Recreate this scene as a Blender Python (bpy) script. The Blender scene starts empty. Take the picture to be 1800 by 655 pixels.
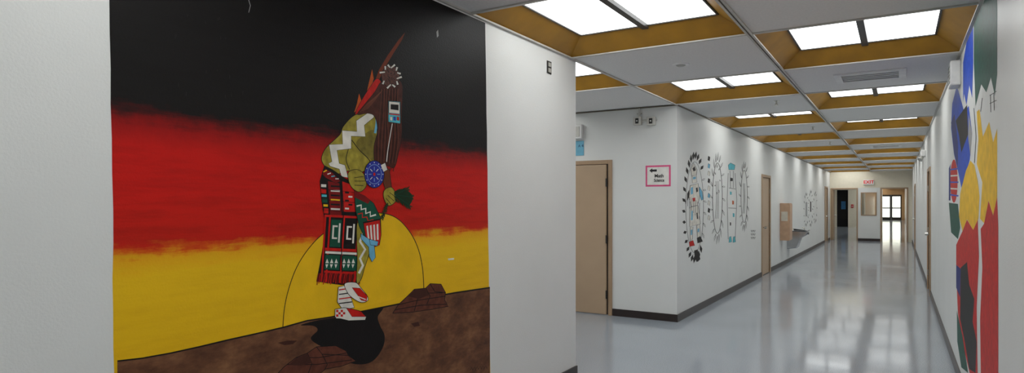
import bpy, bmesh, math, random
from mathutils import Vector
random.seed(7)
F=1100.0; TH=math.atan(680/1100.0); CH=1.51; HZ=356.0
S,C=math.sin(TH),math.cos(TH)
XL=-2.39; XR=0.44; ZC=2.75; YC=7.84; YE=28.5; YM=4.92
Y0=4.82; P=1.48; XM=-0.93
scene=bpy.context.scene
scene.view_settings.view_transform='Standard'
scene.view_settings.look='None'
scene.view_settings.exposure=0.0

# survey helpers: bearing measured in the photograph -> point on a real wall plane (metres)
def ray(u,v):
    k=(u-900)/F
    return Vector((-S+k*C, C+k*S, (HZ-v)/F))
def onx(u,v,X):
    d=ray(u,v); t=X/d.x
    return Vector((X,t*d.y,CH+t*d.z))
def ony(u,v,Y):
    d=ray(u,v); t=Y/d.y
    return Vector((t*d.x,Y,CH+t*d.z))

def lin(c):
    r=[]
    for x in c[:3]:
        x=x/255.0
        r.append(x/12.92 if x<=0.04045 else ((x+0.055)/1.055)**2.4)
    return (*r,1.0)
MC={}
def mat(name,rgb,rough=0.5,metal=0.0,var=0.08,scale=12.0,bump=0.0,bscale=200.0,emit=0.0,spec=0.5):
    if name in MC: return MC[name]
    m=bpy.data.materials.new(name); m.use_nodes=True
    nt=m.node_tree; N=nt.nodes; L=nt.links
    b=N['Principled BSDF']
    b.inputs['Roughness'].default_value=rough; b.inputs['Metallic'].default_value=metal
    b.inputs['Specular IOR Level'].default_value=spec
    geo=N.new('ShaderNodeNewGeometry')
    no=N.new('ShaderNodeTexNoise'); no.inputs['Scale'].default_value=scale; no.inputs['Detail'].default_value=4
    L.new(geo.outputs['Position'],no.inputs['Vector'])
    mx=N.new('ShaderNodeMix'); mx.data_type='RGBA'
    c=lin(rgb)
    mx.inputs[6].default_value=tuple(x*(1-var) for x in c[:3])+(1,)
    mx.inputs[7].default_value=tuple(min(1,x*(1+var)) for x in c[:3])+(1,)
    st=N.new('ShaderNodeMapRange'); st.inputs[1].default_value=0.3; st.inputs[2].default_value=0.7
    L.new(no.outputs['Fac'],st.inputs[0])
    L.new(st.outputs[0],mx.inputs[0]); L.new(mx.outputs[2],b.inputs['Base Color'])
    if bump>0:
        n2=N.new('ShaderNodeTexNoise'); n2.inputs['Scale'].default_value=bscale; n2.inputs['Detail'].default_value=3
        L.new(geo.outputs['Position'],n2.inputs['Vector'])
        bp=N.new('ShaderNodeBump'); bp.inputs['Strength'].default_value=bump; bp.inputs['Distance'].default_value=0.003
        L.new(n2.outputs['Fac'],bp.inputs['Height']); L.new(bp.outputs['Normal'],b.inputs['Normal'])
    if emit>0:
        L.new(mx.outputs[2],b.inputs['Emission Color']); b.inputs['Emission Strength'].default_value=emit
    MC[name]=m
    return m
wallm=mat('wall_paint',(228,229,227),0.42,var=0.02,scale=2,bump=0.35,bscale=110,spec=0.4)
ceilm=mat('ceiling_tile',(234,233,231),0.85,var=0.04,scale=60,bump=0.3,bscale=300,spec=0.2)
basem=mat('baseboard_vinyl',(44,33,31),0.35)
brown=mat('ochre_metal',(164,118,20),0.45,var=0.14,scale=5)
tbar=mat('tbar_grey',(120,112,98),0.5)
tbarw=mat('tbar_white',(198,195,188),0.5)
dark=mat('dark_metal',(38,36,34),0.4)
doorm=mat('door_tan',(184,158,130),0.45,var=0.04,scale=3)
framem=mat('frame_tan',(172,144,116),0.4,var=0.03)
white=mat('white_plastic',(236,236,234),0.35)
steel=mat('stainless_steel',(190,192,195),0.22,metal=1.0)
grey=mat('grey_metal',(178,178,172),0.4,metal=0.1)
chrome=mat('chrome',(200,198,190),0.15,metal=1.0)

def lightmat(name,rgb,strength):
    m=bpy.data.materials.new(name); m.use_nodes=True
    nt=m.node_tree; N=nt.nodes; L=nt.links
    b=N['Principled BSDF']; c=lin(rgb)
    b.inputs['Base Color'].default_value=c; b.inputs['Roughness'].default_value=0.5
    geo=N.new('ShaderNodeNewGeometry')
    v=N.new('ShaderNodeTexVoronoi'); v.inputs['Scale'].default_value=45
    L.new(geo.outputs['Position'],v.inputs['Vector'])
    r=N.new('ShaderNodeMapRange'); r.inputs[3].default_value=strength*1.05; r.inputs[4].default_value=strength*0.85
    L.new(v.outputs['Distance'],r.inputs[0])
    b.inputs['Emission Color'].default_value=c
    L.new(r.outputs[0],b.inputs['Emission Strength'])
    return m
panelm=lightmat('diffuser_panel_lit',(247,250,249),3.8)
daym=lightmat('daylight_glass',(236,240,226),2.6)

def floormat():
    m=bpy.data.materials.new('polished_floor'); m.use_nodes=True
    nt=m.node_tree; N=nt.nodes; L=nt.links; b=N['Principled BSDF']
    geo=N.new('ShaderNodeNewGeometry')
    n1=N.new('ShaderNodeTexNoise'); n1.inputs['Scale'].default_value=160; n1.inputs['Detail'].default_value=2
    n2=N.new('ShaderNodeTexNoise'); n2.inputs['Scale'].default_value=0.9; n2.inputs['Detail'].default_value=5
    for n in (n1,n2): L.new(geo.outputs['Position'],n.inputs['Vector'])
    r1=N.new('ShaderNodeValToRGB')
    r1.color_ramp.elements[0].position=0.35; r1.color_ramp.elements[0].color=lin((132,139,148))
    r1.color_ramp.elements[1].position=0.62; r1.color_ramp.elements[1].color=lin((176,183,192))
    L.new(n1.outputs['Fac'],r1.inputs[0])
    mx=N.new('ShaderNodeMix'); mx.data_type='RGBA'; mx.blend_type='MULTIPLY'; mx.inputs[0].default_value=0.3
    r2=N.new('ShaderNodeValToRGB'); r2.color_ramp.elements[0].position=0.3; r2.color_ramp.elements[0].color=(0.7,0.7,0.71,1)
    r2.color_ramp.elements[1].position=0.65; r2.color_ramp.elements[1].color=(1,1,1,1)
    L.new(n2.outputs['Fac'],r2.inputs[0]); L.new(r1.outputs[0],mx.inputs[6]); L.new(r2.outputs[0],mx.inputs[7])
    L.new(mx.outputs[2],b.inputs['Base Color'])
    r3=N.new('ShaderNodeMapRange'); r3.inputs[3].default_value=0.06; r3.inputs[4].default_value=0.14
    L.new(n2.outputs['Fac'],r3.inputs[0]); L.new(r3.outputs[0],b.inputs['Roughness'])
    b.inputs['Specular IOR Level'].default_value=0.42
    bp=N.new('ShaderNodeBump'); bp.inputs['Strength'].default_value=0.08; bp.inputs['Distance'].default_value=0.01
    n3=N.new('ShaderNodeTexNoise'); n3.inputs['Scale'].default_value=3.5; L.new(geo.outputs['Position'],n3.inputs['Vector'])
    L.new(n3.outputs['Fac'],bp.inputs['Height']); L.new(bp.outputs['Normal'],b.inputs['Normal'])
    return m
floorm=floormat()

WO={}
class MB:
    def __init__(s): s.v=[];s.f=[];s.m=[];s.ms=[]
    def mi(s,m):
        if m not in s.ms: s.ms.append(m)
        return s.ms.index(m)
    def face(s,pts,m):
        n=len(s.v); s.v+= [Vector(p) for p in pts]; s.f.append(list(range(n,n+len(pts)))); s.m.append(s.mi(m)); return s
    def box(s,lo,hi,m):
        x0,y0,z0=lo;x1,y1,z1=hi
        p=[(x0,y0,z0),(x1,y0,z0),(x1,y1,z0),(x0,y1,z0),(x0,y0,z1),(x1,y0,z1),(x1,y1,z1),(x0,y1,z1)]
        n=len(s.v); s.v+=[Vector(q) for q in p]
        for f in ((0,3,2,1),(4,5,6,7),(0,1,5,4),(1,2,6,5),(2,3,7,6),(3,0,4,7)):
            s.f.append([n+i for i in f]); s.m.append(s.mi(m))
        return s
    def tube(s,a,b,r0,r1,m,seg=16,caps=True):
        a=Vector(a);b=Vector(b);d=(b-a).normalized()
        u=d.orthogonal().normalized(); w=d.cross(u)
        n=len(s.v)
        for p,r in ((a,r0),(b,r1)):
            for i in range(seg):
                t=2*math.pi*i/seg; s.v.append(p+u*math.cos(t)*r+w*math.sin(t)*r)
        for i in range(seg):
            j=(i+1)%seg; s.f.append([n+i,n+j,n+seg+j,n+seg+i]); s.m.append(s.mi(m))
        if caps:
            s.f.append([n+i for i in reversed(range(seg))]); s.m.append(s.mi(m))
            s.f.append([n+seg+i for i in range(seg)]); s.m.append(s.mi(m))
        return s
    def build(s,name,parent=None,origin=None,bevel=0,**props):
        if origin is None:
            lo=[min(v[i] for v in s.v) for i in range(3)];hi=[max(v[i] for v in s.v) for i in range(3)]
            origin=Vector(((lo[0]+hi[0])/2,(lo[1]+hi[1])/2,lo[2]))
        origin=Vector(origin)
        me=bpy.data.meshes.new(name); me.from_pydata([v-origin for v in s.v],[],s.f)
        for m in s.ms: me.materials.append(m)
        for p,i in zip(me.polygons,s.m): p.material_index=i
        me.update()
        o=bpy.data.objects.new(name,me); scene.collection.objects.link(o)
        WO[o.name]=origin
        if parent: o.parent=parent; o.location=origin-WO[parent.name]
        else: o.location=origin
        if bevel>0:
            bv=o.modifiers.new('bevel','BEVEL'); bv.width=bevel; bv.segments=2; bv.limit_method='ANGLE'
        for k,v in props.items(): o[k]=v
        return o
def empty(name,loc,parent=None,**props):
    o=bpy.data.objects.new(name,None); scene.collection.objects.link(o); o.empty_display_size=0.1
    WO[o.name]=Vector(loc); o.location=Vector(loc)-(WO[parent.name] if parent else Vector((0,0,0)))
    if parent: o.parent=parent
    for k,v in props.items(): o[k]=v
    return o
def struct(mb,name,**k):
    return mb.build(name,kind='structure',**k)

# ---------------- ROOM SHELL ----------------
struct(MB().box((-8.2,-4.2,-0.1),(0.6,64.3,0),floorm),'floor')
struct(MB().box((XL-0.15,-4,0),(XL,YM,ZC+0.3),wallm),'wall_left')
struct(MB().box((-8,YM-0.15,0),(XL-0.15,YM,ZC+0.3),wallm),'wall_cross_near')
d1x0,d1x1=-4.26,-3.32
mb=MB().box((-8,YC,0),(d1x0,YC+0.15,ZC+0.3),wallm).box((d1x1,YC,0),(XL,YC+0.15,ZC+0.3),wallm).box((d1x0,YC,2.03),(d1x1,YC+0.15,ZC+0.3),wallm)
struct(mb,'wall_cross_far')
struct(MB().box((-8.15,YM-0.15,0),(-8,YC+0.15,ZC+0.3),wallm),'wall_cross_end')
mb=MB().box((XL-0.15,YC+0.15,0),(XL,13.62,ZC+0.3),wallm).box((XL-0.15,14.5,0),(XL,26.4,ZC+0.3),wallm).box((XL-0.15,13.62,2.04),(XL,14.5,ZC+0.3),wallm)
mb.box((XL-0.15,26.4,2.08),(XL,27.4,ZC+0.3),wallm).box((XL-0.15,27.4,0),(XL,YE,ZC+0.3),wallm)
struct(mb,'wall_corridor_left')
mb=MB().box((XR,-4,0),(XR+0.15,12.2,ZC+0.3),wallm).box((XR,13.15,0),(XR+0.15,23.0,ZC+0.3),wallm).box((XR,12.2,2.04),(XR+0.15,13.15,ZC+0.3),wallm)
mb.box((XR,23.0,2.04),(XR+0.15,24.0,ZC+0.3),wallm).box((XR,24.0,0),(XR+0.15,64,ZC+0.3),wallm)
struct(mb,'wall_right')
struct(MB().box((XL-0.15,-4.15,0),(XR+0.15,-4,ZC+0.3),wallm),'wall_back')
cream=mat('cream_paint',(232,224,204),0.45,var=0.03)
warm=mat('warm_beige_paint',(196,160,116),0.4,var=0.08)
mb=MB()
mb.box((-4.4,YE,0),(-2.36,YE+0.15,ZC+0.3),cream)
mb.box((-2.36,YE,2.1),(XR,YE+0.15,ZC+0.3),cream)
mb.box((0.31,YE,0),(XR,YE+0.15,2.1),cream)
mb.box((-1.39,YE,0),(-0.62,YE+0.15,1.0),wallm)
mb.box((-1.39,YE,1.0),(-1.29,YE+0.15,2.1),wallm).box((-0.74,YE,1.0),(-0.62,YE+0.15,2.1),wallm).box((-1.29,YE,1.92),(-0.74,YE+0.15,2.1),wallm)
struct(mb,'wall_partition')
mb=MB().box((-1.39,YE+0.15,0),(-1.33,32.5,ZC),cream).box((-0.68,YE+0.15,0),(-0.62,32.5,ZC),cream)
struct(mb,'wall_booth')
struct(MB().box((-4.55,YE,0),(-4.4,44.15,ZC+0.3),cream),'wall_beyond_left')
mb=MB().box((-4.4,44,0),(-3.3,44.15,ZC+0.3),cream).box((-2.68,44,0),(-1.75,44.15,ZC+0.3),cream).box((-3.3,44,2.3),(-2.68,44.15,ZC+0.3),cream).box((-1.9,44.15,0),(-1.75,64,ZC+0.3),warm)
mb.box((-3.4,44.6,0),(-2.6,44.7,2.4),mat('doorway_darkness',(14,14,18),0.6))  # near-black panel stands in for the darkness beyond the doorway
struct(mb,'wall_beyond_back')
mb=MB().box((-1.75,64,0),(-1.35,64.15,ZC+0.3),warm).box((0.2,64,0),(XR,64.15,ZC+0.3),warm).box((-1.35,64,2.2),(0.2,64.15,ZC+0.3),warm)
struct(mb,'wall_beyond_end')
struct(MB().box((-8.2,-4.2,ZC+0.3),(0.62,64.3,ZC+0.4),ceilm),'ceiling_leak_cover')  # unseen slab added above the tiles to stop light leaking in

def frame(name,x0,x1,y,z,t=0.05,dep=0.19,m=framem):
    mb=MB().box((x0,y-0.02,0),(x0+t,y-0.02+dep,z),m).box((x1-t,y-0.02,0),(x1,y-0.02+dep,z),m).box((x0+t,y-0.02,z-t),(x1-t,y-0.02+dep,z),m)
    return struct(mb,name,bevel=0.004)
frame('trim_1',-2.36,-1.39,YE,2.1)
frame('trim_2',-0.62,0.31,YE,2.1)
def window(name,x0,x1,y,z0,z1):
    t=0.035
    mb=MB().box((x0,y-0.02,z0),(x0+t,y+0.17,z1),framem).box((x1-t,y-0.02,z0),(x1,y+0.17,z1),framem).box((x0+t,y-0.02,z1-t),(x1-t,y+0.17,z1),framem).box((x0+t,y-0.02,z0),(x1-t,y+0.17,z0+t),framem)
    o=struct(mb,name,bevel=0.003)
    g=bpy.data.materials.new('window_glass'); g.use_nodes=True; b=g.node_tree.nodes['Principled BSDF']
    b.inputs['Transmission Weight'].default_value=1; b.inputs['Roughness'].default_value=0.02; b.inputs['IOR'].default_value=1.1
    MB().box((x0+t,y+0.06,z0+t),(x1-t,y+0.065,z1-t),g).build('glass_pane',parent=o)
window('window_1',-1.29,-0.74,YE,1.0,1.92)

bh=0.095; bt=0.012
struct(MB().box((XL,-4,0),(XL+bt,YM+bt,bh),basem).box((XL-0.6,YM,0),(XL,YM+bt,bh),basem),'baseboard_left')
struct(MB().box((d1x1+0.06,YC-bt,0),(XL+bt,YC,bh),basem).box((-8,YC-bt,0),(d1x0-0.06,YC,bh),basem),'baseboard_cross')
struct(MB().box((XL,YC,0),(XL+bt,13.57,bh),basem).box((XL,14.55,0),(XL+bt,26.34,bh),basem).box((XL,27.46,0),(XL+bt,YE,bh),basem),'baseboard_corridor_left')
struct(MB().box((XR-bt,-4,0),(XR,12.14,bh),basem).box((XR-bt,13.21,0),(XR,22.94,bh),basem).box((XR-bt,24.06,0),(XR,YE,bh),basem),'baseboard_right')
struct(MB().box((-1.39,YE-bt,0),(-0.62,YE,bh),basem),'baseboard_partition')

# ---------------- DOORS ----------------
fr=MB().box((d1x1,YC-0.02,0),(d1x1+0.055,YC+0.16,2.085),framem).box((d1x0-0.055,YC-0.02,0),(d1x0,YC+0.16,2.085),framem).box((d1x0,YC-0.02,2.03),(d1x1,YC+0.16,2.085),framem)
struct(fr,'trim_3',bevel=0.004)
d=struct(MB().box((d1x0+0.006,YC-0.035,0.012),(d1x1-0.022,YC+0.01,2.022),doorm),'door_1',bevel=0.004)
for z in (0.28,1.02,1.78):
    MB().tube((d1x1-0.012,YC-0.045,z-0.055),(d1x1-0.012,YC-0.045,z+0.055),0.012,0.012,dark).box((d1x1-0.025,YC-0.042,z-0.05),(d1x1+0.0,YC-0.03,z+0.05),dark).build('hinge',parent=d)
MB().box((d1x1-0.022,YC+0.0,0.01),(d1x1,YC+0.01,2.03),dark).build('door_gap_strip',parent=d)  # dark strip filling the gap between door and frame
MB().tube((d1x0+0.09,YC-0.035,1.0),(d1x0+0.09,YC-0.08,1.0),0.012,0.012,chrome).box((d1x0+0.07,YC-0.095,0.985),(d1x0+0.2,YC-0.075,1.015),chrome).build('handle',parent=d)
def sidedoor(n,X,sgn,y0,y1,z,tn):
    a,b=sorted((X+sgn*0.02,X-sgn*0.15))
    fr=MB().box((a,y0-0.06,0),(b,y0,z+0.055),framem).box((a,y1,0),(b,y1+0.06,z+0.055),framem).box((a,y0,z),(b,y1,z+0.055),framem)
    struct(fr,tn,bevel=0.004)
    a,b=sorted((X-sgn*0.008,X-sgn*0.055))
    d=struct(MB().box((a,y0+0.004,0.012),(b,y1-0.004,z-0.004),doorm),n,bevel=0.003)
    hx=X-sgn*0.008
    MB().tube((hx,y0+0.09,1.0),(hx+sgn*0.05,y0+0.09,1.0),0.012,0.012,chrome).tube((hx+sgn*0.045,y0+0.09,1.0),(hx+sgn*0.085,y0+0.09,1.0),0.028,0.024,chrome).build('knob',parent=d)
    for zz in (0.3,1.03,1.76):
        MB().tube((hx+sgn*0.012,y1-0.012,zz-0.05),(hx+sgn*0.012,y1-0.012,zz+0.05),0.01,0.01,chrome).build('hinge',parent=d)
    return d
sidedoor('door_2',XL,1,13.62,14.5,2.04,'trim_4')
sidedoor('door_3',XL,1,26.4,27.4,2.08,'trim_5')
sidedoor('door_4',XR,-1,12.2,13.15,2.04,'trim_6')
sidedoor('door_5',XR,-1,23.0,24.0,2.04,'trim_7')
for i,(x0,x1) in enumerate(((-1.35,-0.59),(-0.57,0.2))):
    t=0.09
    mb=MB().box((x0,63.95,0),(x0+t,64.02,2.2),dark).box((x1-t,63.95,0),(x1,64.02,2.2),dark).box((x0+t,63.95,2.05),(x1-t,64.02,2.2),dark).box((x0+t,63.95,0),(x1-t,64.02,0.25),dark).box((x0+t,63.95,1.0),(x1-t,64.02,1.1),dark)
    o=struct(mb,'door_%d'%(6+i))
    MB().box((x0+t,63.99,0.25),(x1-t,64.0,1.0),daym).box((x0+t,63.99,1.1),(x1-t,64.0,2.05),daym).build('glass_pane',parent=o)
o=struct(MB().box((-2.31,YE+0.02,0.01),(-2.27,YE+0.75,2.04),doorm),'door_8',bevel=0.003)
MB().tube((-2.27,YE+0.68,1.0),(-2.22,YE+0.68,1.0),0.03,0.025,chrome).build('knob',parent=o)

# ---------------- CEILING ----------------
cmb=MB(); cells=[]
cols=[(XL,XM),(XM,XR)]
r0=-6
for r in range(r0,41):
    ya=Y0+P*r; yb=ya+P
    if yb>64.2: break
    for ci,(xa,xb) in enumerate(cols):
        lit=((r+ci)%2==(1))
        if r==16: lit=False
        if lit: cells.append((xa,xb,ya,yb,r))
        else: cmb.box((xa,ya,ZC),(xb,yb,ZC+0.02),ceilm)
ax=[(XL-P,XL),(XL-2*P,XL-P),(XL-3*P,XL-2*P),(-8.0,XL-3*P)]
for r in (0,1):
    ya=Y0+P*r; yb=ya+P
    if r==1: yb=YC
    for ci,(xa,xb) in enumerate(ax):
        if (r+ci)%2==0: cells.append((xa,xb,ya,min(yb,Y0+P*(r+1)),r))
        else: cmb.box((xa,ya,ZC),(xb,yb,ZC+0.02),ceilm)
cmb.box((XL-3*P,Y0+2*P,ZC),(XL-0.001,YC,ZC+0.02),ceilm)
cmb.box((-4.4,YE+0.15,ZC),(XL,44,ZC+0.02),ceilm)
struct(cmb,'ceiling')
tb=MB()
tb.box((XM-0.022,-4,ZC-0.012),(XM-0.006,64,ZC),tbarw).box((XM+0.006,-4,ZC-0.012),(XM+0.022,64,ZC),tbarw).box((XM-0.006,-4,ZC-0.004),(XM+0.006,64,ZC),dark)
struct(tb,'trim_8')
tb=MB()
for r in range(r0,41):
    y=Y0+P*r
    if abs(y-YE)<0.1 or y>63.9 or y<-4: continue
    tb.box((XL,y-0.014,ZC-0.010),(XM-0.022,y+0.014,ZC),tbarw).box((XM+0.022,y-0.014,ZC-0.010),(XR,y+0.014,ZC),tbarw)
struct(tb,'trim_9')
tb=MB().box((XL-0.014,YM,ZC-0.011),(XL+0.014,YC,ZC),tbarw)
tb.box((-8,Y0+P-0.014,ZC-0.010),(XL-0.014,Y0+P+0.014,ZC),tbarw)
for k in (1,2,3): tb.box((XL-k*P-0.014,YM,ZC-0.010),(XL-k*P+0.014,YC,ZC),tbarw)
struct(tb,'trim_10')
tb=MB().box((XL,-4,ZC-0.012),(XL+0.02,YM,ZC),tbarw).box((XL,YC,ZC-0.012),(XL+0.02,YE,ZC),tbar).box((XR-0.02,-4,ZC-0.012),(XR,YE,ZC),tbarw).box((d1x0-3,YC-0.02,ZC-0.012),(XL,YC,ZC),tbar)
struct(tb,'trim_11')

def coffer_meshes(w,l):
    hx,hy=w/2-0.004,l/2-0.004; s=0.175; hh=0.125
    fr=MB()
    a=[(-hx,-hy,0),(hx,-hy,0),(hx,hy,0),(-hx,hy,0)]; b=[(-hx+s,-hy+s,hh),(hx-s,-hy+s,hh),(hx-s,hy-s,hh),(-hx+s,hy-s,hh)]
    for i in range(4):
        j=(i+1)%4; fr.face((a[i],a[j],b[j],b[i]),brown)
        c=[(p[0],p[1],hh+0.05) for p in a]
        fr.face((a[i],c[i],c[j],a[j]),dark)
    fr.face([(p[0],p[1],hh+0.05) for p in a],dark)
    ix,iy=hx-s,hy-s
    dv=MB().box((-0.025,-iy,hh-0.03),(0.025,iy,hh+0.02),dark)
    rm=MB()
    t=0.014
    rm.box((-ix,-iy,hh-0.008),(ix,-iy+t,hh+0.01),dark).box((-ix,iy-t,hh-0.008),(ix,iy,hh+0.01),dark).box((-ix,-iy+t,hh-0.008),(-ix+t,iy-t,hh+0.01),dark).box((ix-t,-iy+t,hh-0.008),(ix,iy-t,hh+0.01),dark)
    pw=(ix-t-0.025)
    pl=MB().box((-pw/2,-iy+t,hh),(pw/2,iy-t,hh+0.012),panelm)
    return fr,dv,rm,pl,0.025+pw/2
protos={}
for (xa,xb,ya,yb,r) in cells:
    w=round(xb-xa,3); l=round(yb-ya,3)
    c=Vector(((xa+xb)/2,(ya+yb)/2,ZC))
    if (w,l) not in protos:
        e=empty('coffered_ceiling_light',c,label='recessed fluorescent ceiling light with ochre sloped sides and two panels',category='ceiling light',group='recessed corridor ceiling lights')
        fr,dv,rm,pl,off=coffer_meshes(w,l)
        kids=[]
        for mbx,nm,dx in ((fr,'sloped_surround',0),(dv,'divider',0),(rm,'panel_rim',0),(pl,'light_panel',-off),(pl,'light_panel',off)):
            mm=MB(); mm.f=mbx.f;mm.m=mbx.m;mm.ms=mbx.ms; mm.v=[v+c+Vector((dx,0,0)) for v in mbx.v]
            kids.append(mm.build(nm,parent=e,origin=c+Vector((dx,0,0))))
        protos[(w,l)]=(e,kids)
    else:
        e0,kids=protos[(w,l)]
        e=e0.copy(); scene.collection.objects.link(e); e.location=c
        for k in kids:
            k2=k.copy(); scene.collection.objects.link(k2); k2.parent=e

def diffuser(x,y,lab):
    w=0.30;
    e=empty('air_diffuser',(x,y,ZC),label=lab,category='air vent',group='ceiling air vents')
    fr=MB()
    z0=ZC-0.014
    fr.box((x-w,y-w*0.8,z0),(x+w,y-w*0.8+0.05,ZC),white).box((x-w,y+w*0.8-0.05,z0),(x+w,y+w*0.8,ZC),white).box((x-w,y-w*0.8+0.05,z0),(x-w+0.06,y+w*0.8-0.05,ZC),white).box((x+w-0.06,y-w*0.8+0.05,z0),(x+w,y+w*0.8-0.05,ZC),white)
    fr.build('vent_frame',parent=e,bevel=0.003)
    MB().box((x-w+0.06,y-w*0.8+0.05,ZC-0.004),(x+w-0.06,y+w*0.8-0.05,ZC-0.001),dark).build('vent_throat',parent=e)
    sl=MB()
    for i in range(4):
        yy=y-w*0.8+0.10+i*0.085
        sl.box((x-w+0.06,yy,ZC-0.007),(x+w-0.06,yy+0.034,ZC-0.004),white)
    sl.build('louver',parent=e)
diffuser(-0.24,7.03,'white square louvred air vent in flat ceiling tile')
diffuser(-0.24,Y0+P*7.5,'white square louvred air vent in flat ceiling tile')
mb=MB().tube((-1.66,5.56,ZC),(-1.66,5.56,ZC-0.012),0.075,0.07,white,32).tube((-1.66,5.56,ZC-0.012),(-1.66,5.56,ZC-0.02),0.045,0.03,grey,24)
mb.build('ceiling_speaker',label='small round flush white ceiling speaker in flat tile',category='ceiling speaker',bevel=0.002)
for (x,y) in ((-1.27,8.18),(-1.2,11.3),(-1.2,14.3)):
    e=empty('fire_sprinkler',(x,y,ZC),label='small pendant fire sprinkler hanging from ceiling',category='sprinkler',group='ceiling fire sprinklers')
    MB().tube((x,y,ZC),(x,y,ZC-0.008),0.035,0.03,chrome,24).build('escutcheon',parent=e)
    MB().tube((x,y,ZC-0.008),(x,y,ZC-0.04),0.01,0.008,chrome).build('stem',parent=e)
    MB().tube((x,y,ZC-0.05),(x,y,ZC-0.054),0.025,0.025,chrome,20).box((x-0.014,y-0.003,ZC-0.05),(x-0.009,y+0.003,ZC-0.03),chrome).box((x+0.009,y-0.003,ZC-0.05),(x+0.014,y+0.003,ZC-0.03),chrome).build('deflector',parent=e)

# ---------------- PAINT TOOLS ----------------
COL=dict(blk=(20,17,17),wht=(226,222,212),olv=(156,142,52),olvd=(120,108,42),red=(196,26,18),dred=(120,16,16),hair=(76,36,27),hairl=(114,64,48),
 turq=(84,182,196),blue=(40,52,150),lblue=(130,160,210),grn=(16,80,60),dgrn=(22,52,28),brn=(108,56,32),org=(196,88,26),yel=(238,190,24),fth=(124,52,24),
 rock=(96,52,38),rockd=(66,36,28),navy=(36,48,120),teal=(14,80,66),gry=(160,160,160),sky=(110,178,210),royal=(28,76,190))
VAR=dict(olv=0.32,olvd=0.3,rock=0.3,hair=0.3,red=0.2,teal=0.25,royal=0.2)
def pm(c): return mat('paint_'+c,COL[c],0.5,var=VAR.get(c,0.14),scale=26 if c in VAR else 14,bump=0.2,bscale=110,spec=0.2)
class Paint:
    # each stroke of paint lies only as many thin coats above the wall as there are strokes beneath it
    def __init__(s,proj,normal): s.proj=proj; s.n=Vector(normal); s.bb=[]
    def layer(s,pts):
        x0=min(p[0] for p in pts);x1=max(p[0] for p in pts);y0=min(p[1] for p in pts);y1=max(p[1] for p in pts)
        l=1
        for (a,b,c,d,k) in s.bb:
            if a<x1 and x0<b and c<y1 and y0<d and k>=l: l=k+1
        s.bb.append((x0,x1,y0,y1,l)); return l
    def place(s,pts,l=None):
        if l is None: l=s.layer(pts)
        off=s.n*(0.0006+0.00006*l)
        return [s.proj(u,v)+off for u,v in pts]
    def poly(s,mb,pts,c,smooth=False,outline=0):
        if smooth: pts=crom(pts)
        mb.face(s.place(pts), c if not isinstance(c,str) else pm(c))
        if outline: s.stroke(mb,pts+[pts[0]],outline,'blk')
    def stroke(s,mb,pts,w,c,smooth=False):
        if smooth: pts=crom(pts,closed=False)
        m=pm(c) if isinstance(c,str) else c
        L=[];R=[]
        n=len(pts)
        for i in range(n):
            a=pts[max(i-1,0)]; b=pts[min(i+1,n-1)]
            dx,dy=b[0]-a[0],b[1]-a[1]; q=math.hypot(dx,dy) or 1
            nx,ny=-dy/q*w/2,dx/q*w/2
            L.append((pts[i][0]+nx,pts[i][1]+ny)); R.append((pts[i][0]-nx,pts[i][1]-ny))
        l=s.layer(L+R)
        Lp=s.place(L,l); Rp=s.place(R,l)
        for i in range(n-1): mb.face((Lp[i],Lp[i+1],Rp[i+1],Rp[i]),m)
    def ell(s,mb,cx,cy,rx,ry,c,n=28,outline=0):
        s.poly(mb,[(cx+rx*math.cos(2*math.pi*i/n),cy+ry*math.sin(2*math.pi*i/n)) for i in range(n)],c,outline=outline)
def crom(p,closed=True,sub=5):
    out=[];n=len(p)
    rng=range(n) if closed else range(n-1)
    for i in rng:
        if closed: p0,p1,p2,p3=p[i-1],p[i],p[(i+1)%n],p[(i+2)%n]
        else: p0,p1,p2,p3=p[max(i-1,0)],p[i],p[i+1],p[min(i+2,n-1)]
        for k in range(sub):
            t=k/sub
            out.append(tuple(0.5*((2*p1[j])+(-p0[j]+p2[j])*t+(2*p0[j]-5*p1[j]+4*p2[j]-p3[j])*t*t+(-p0[j]+3*p1[j]-3*p2[j]+p3[j])*t**3) for j in (0,1)))
    if not closed: out.append(p[-1])
    return out

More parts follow.
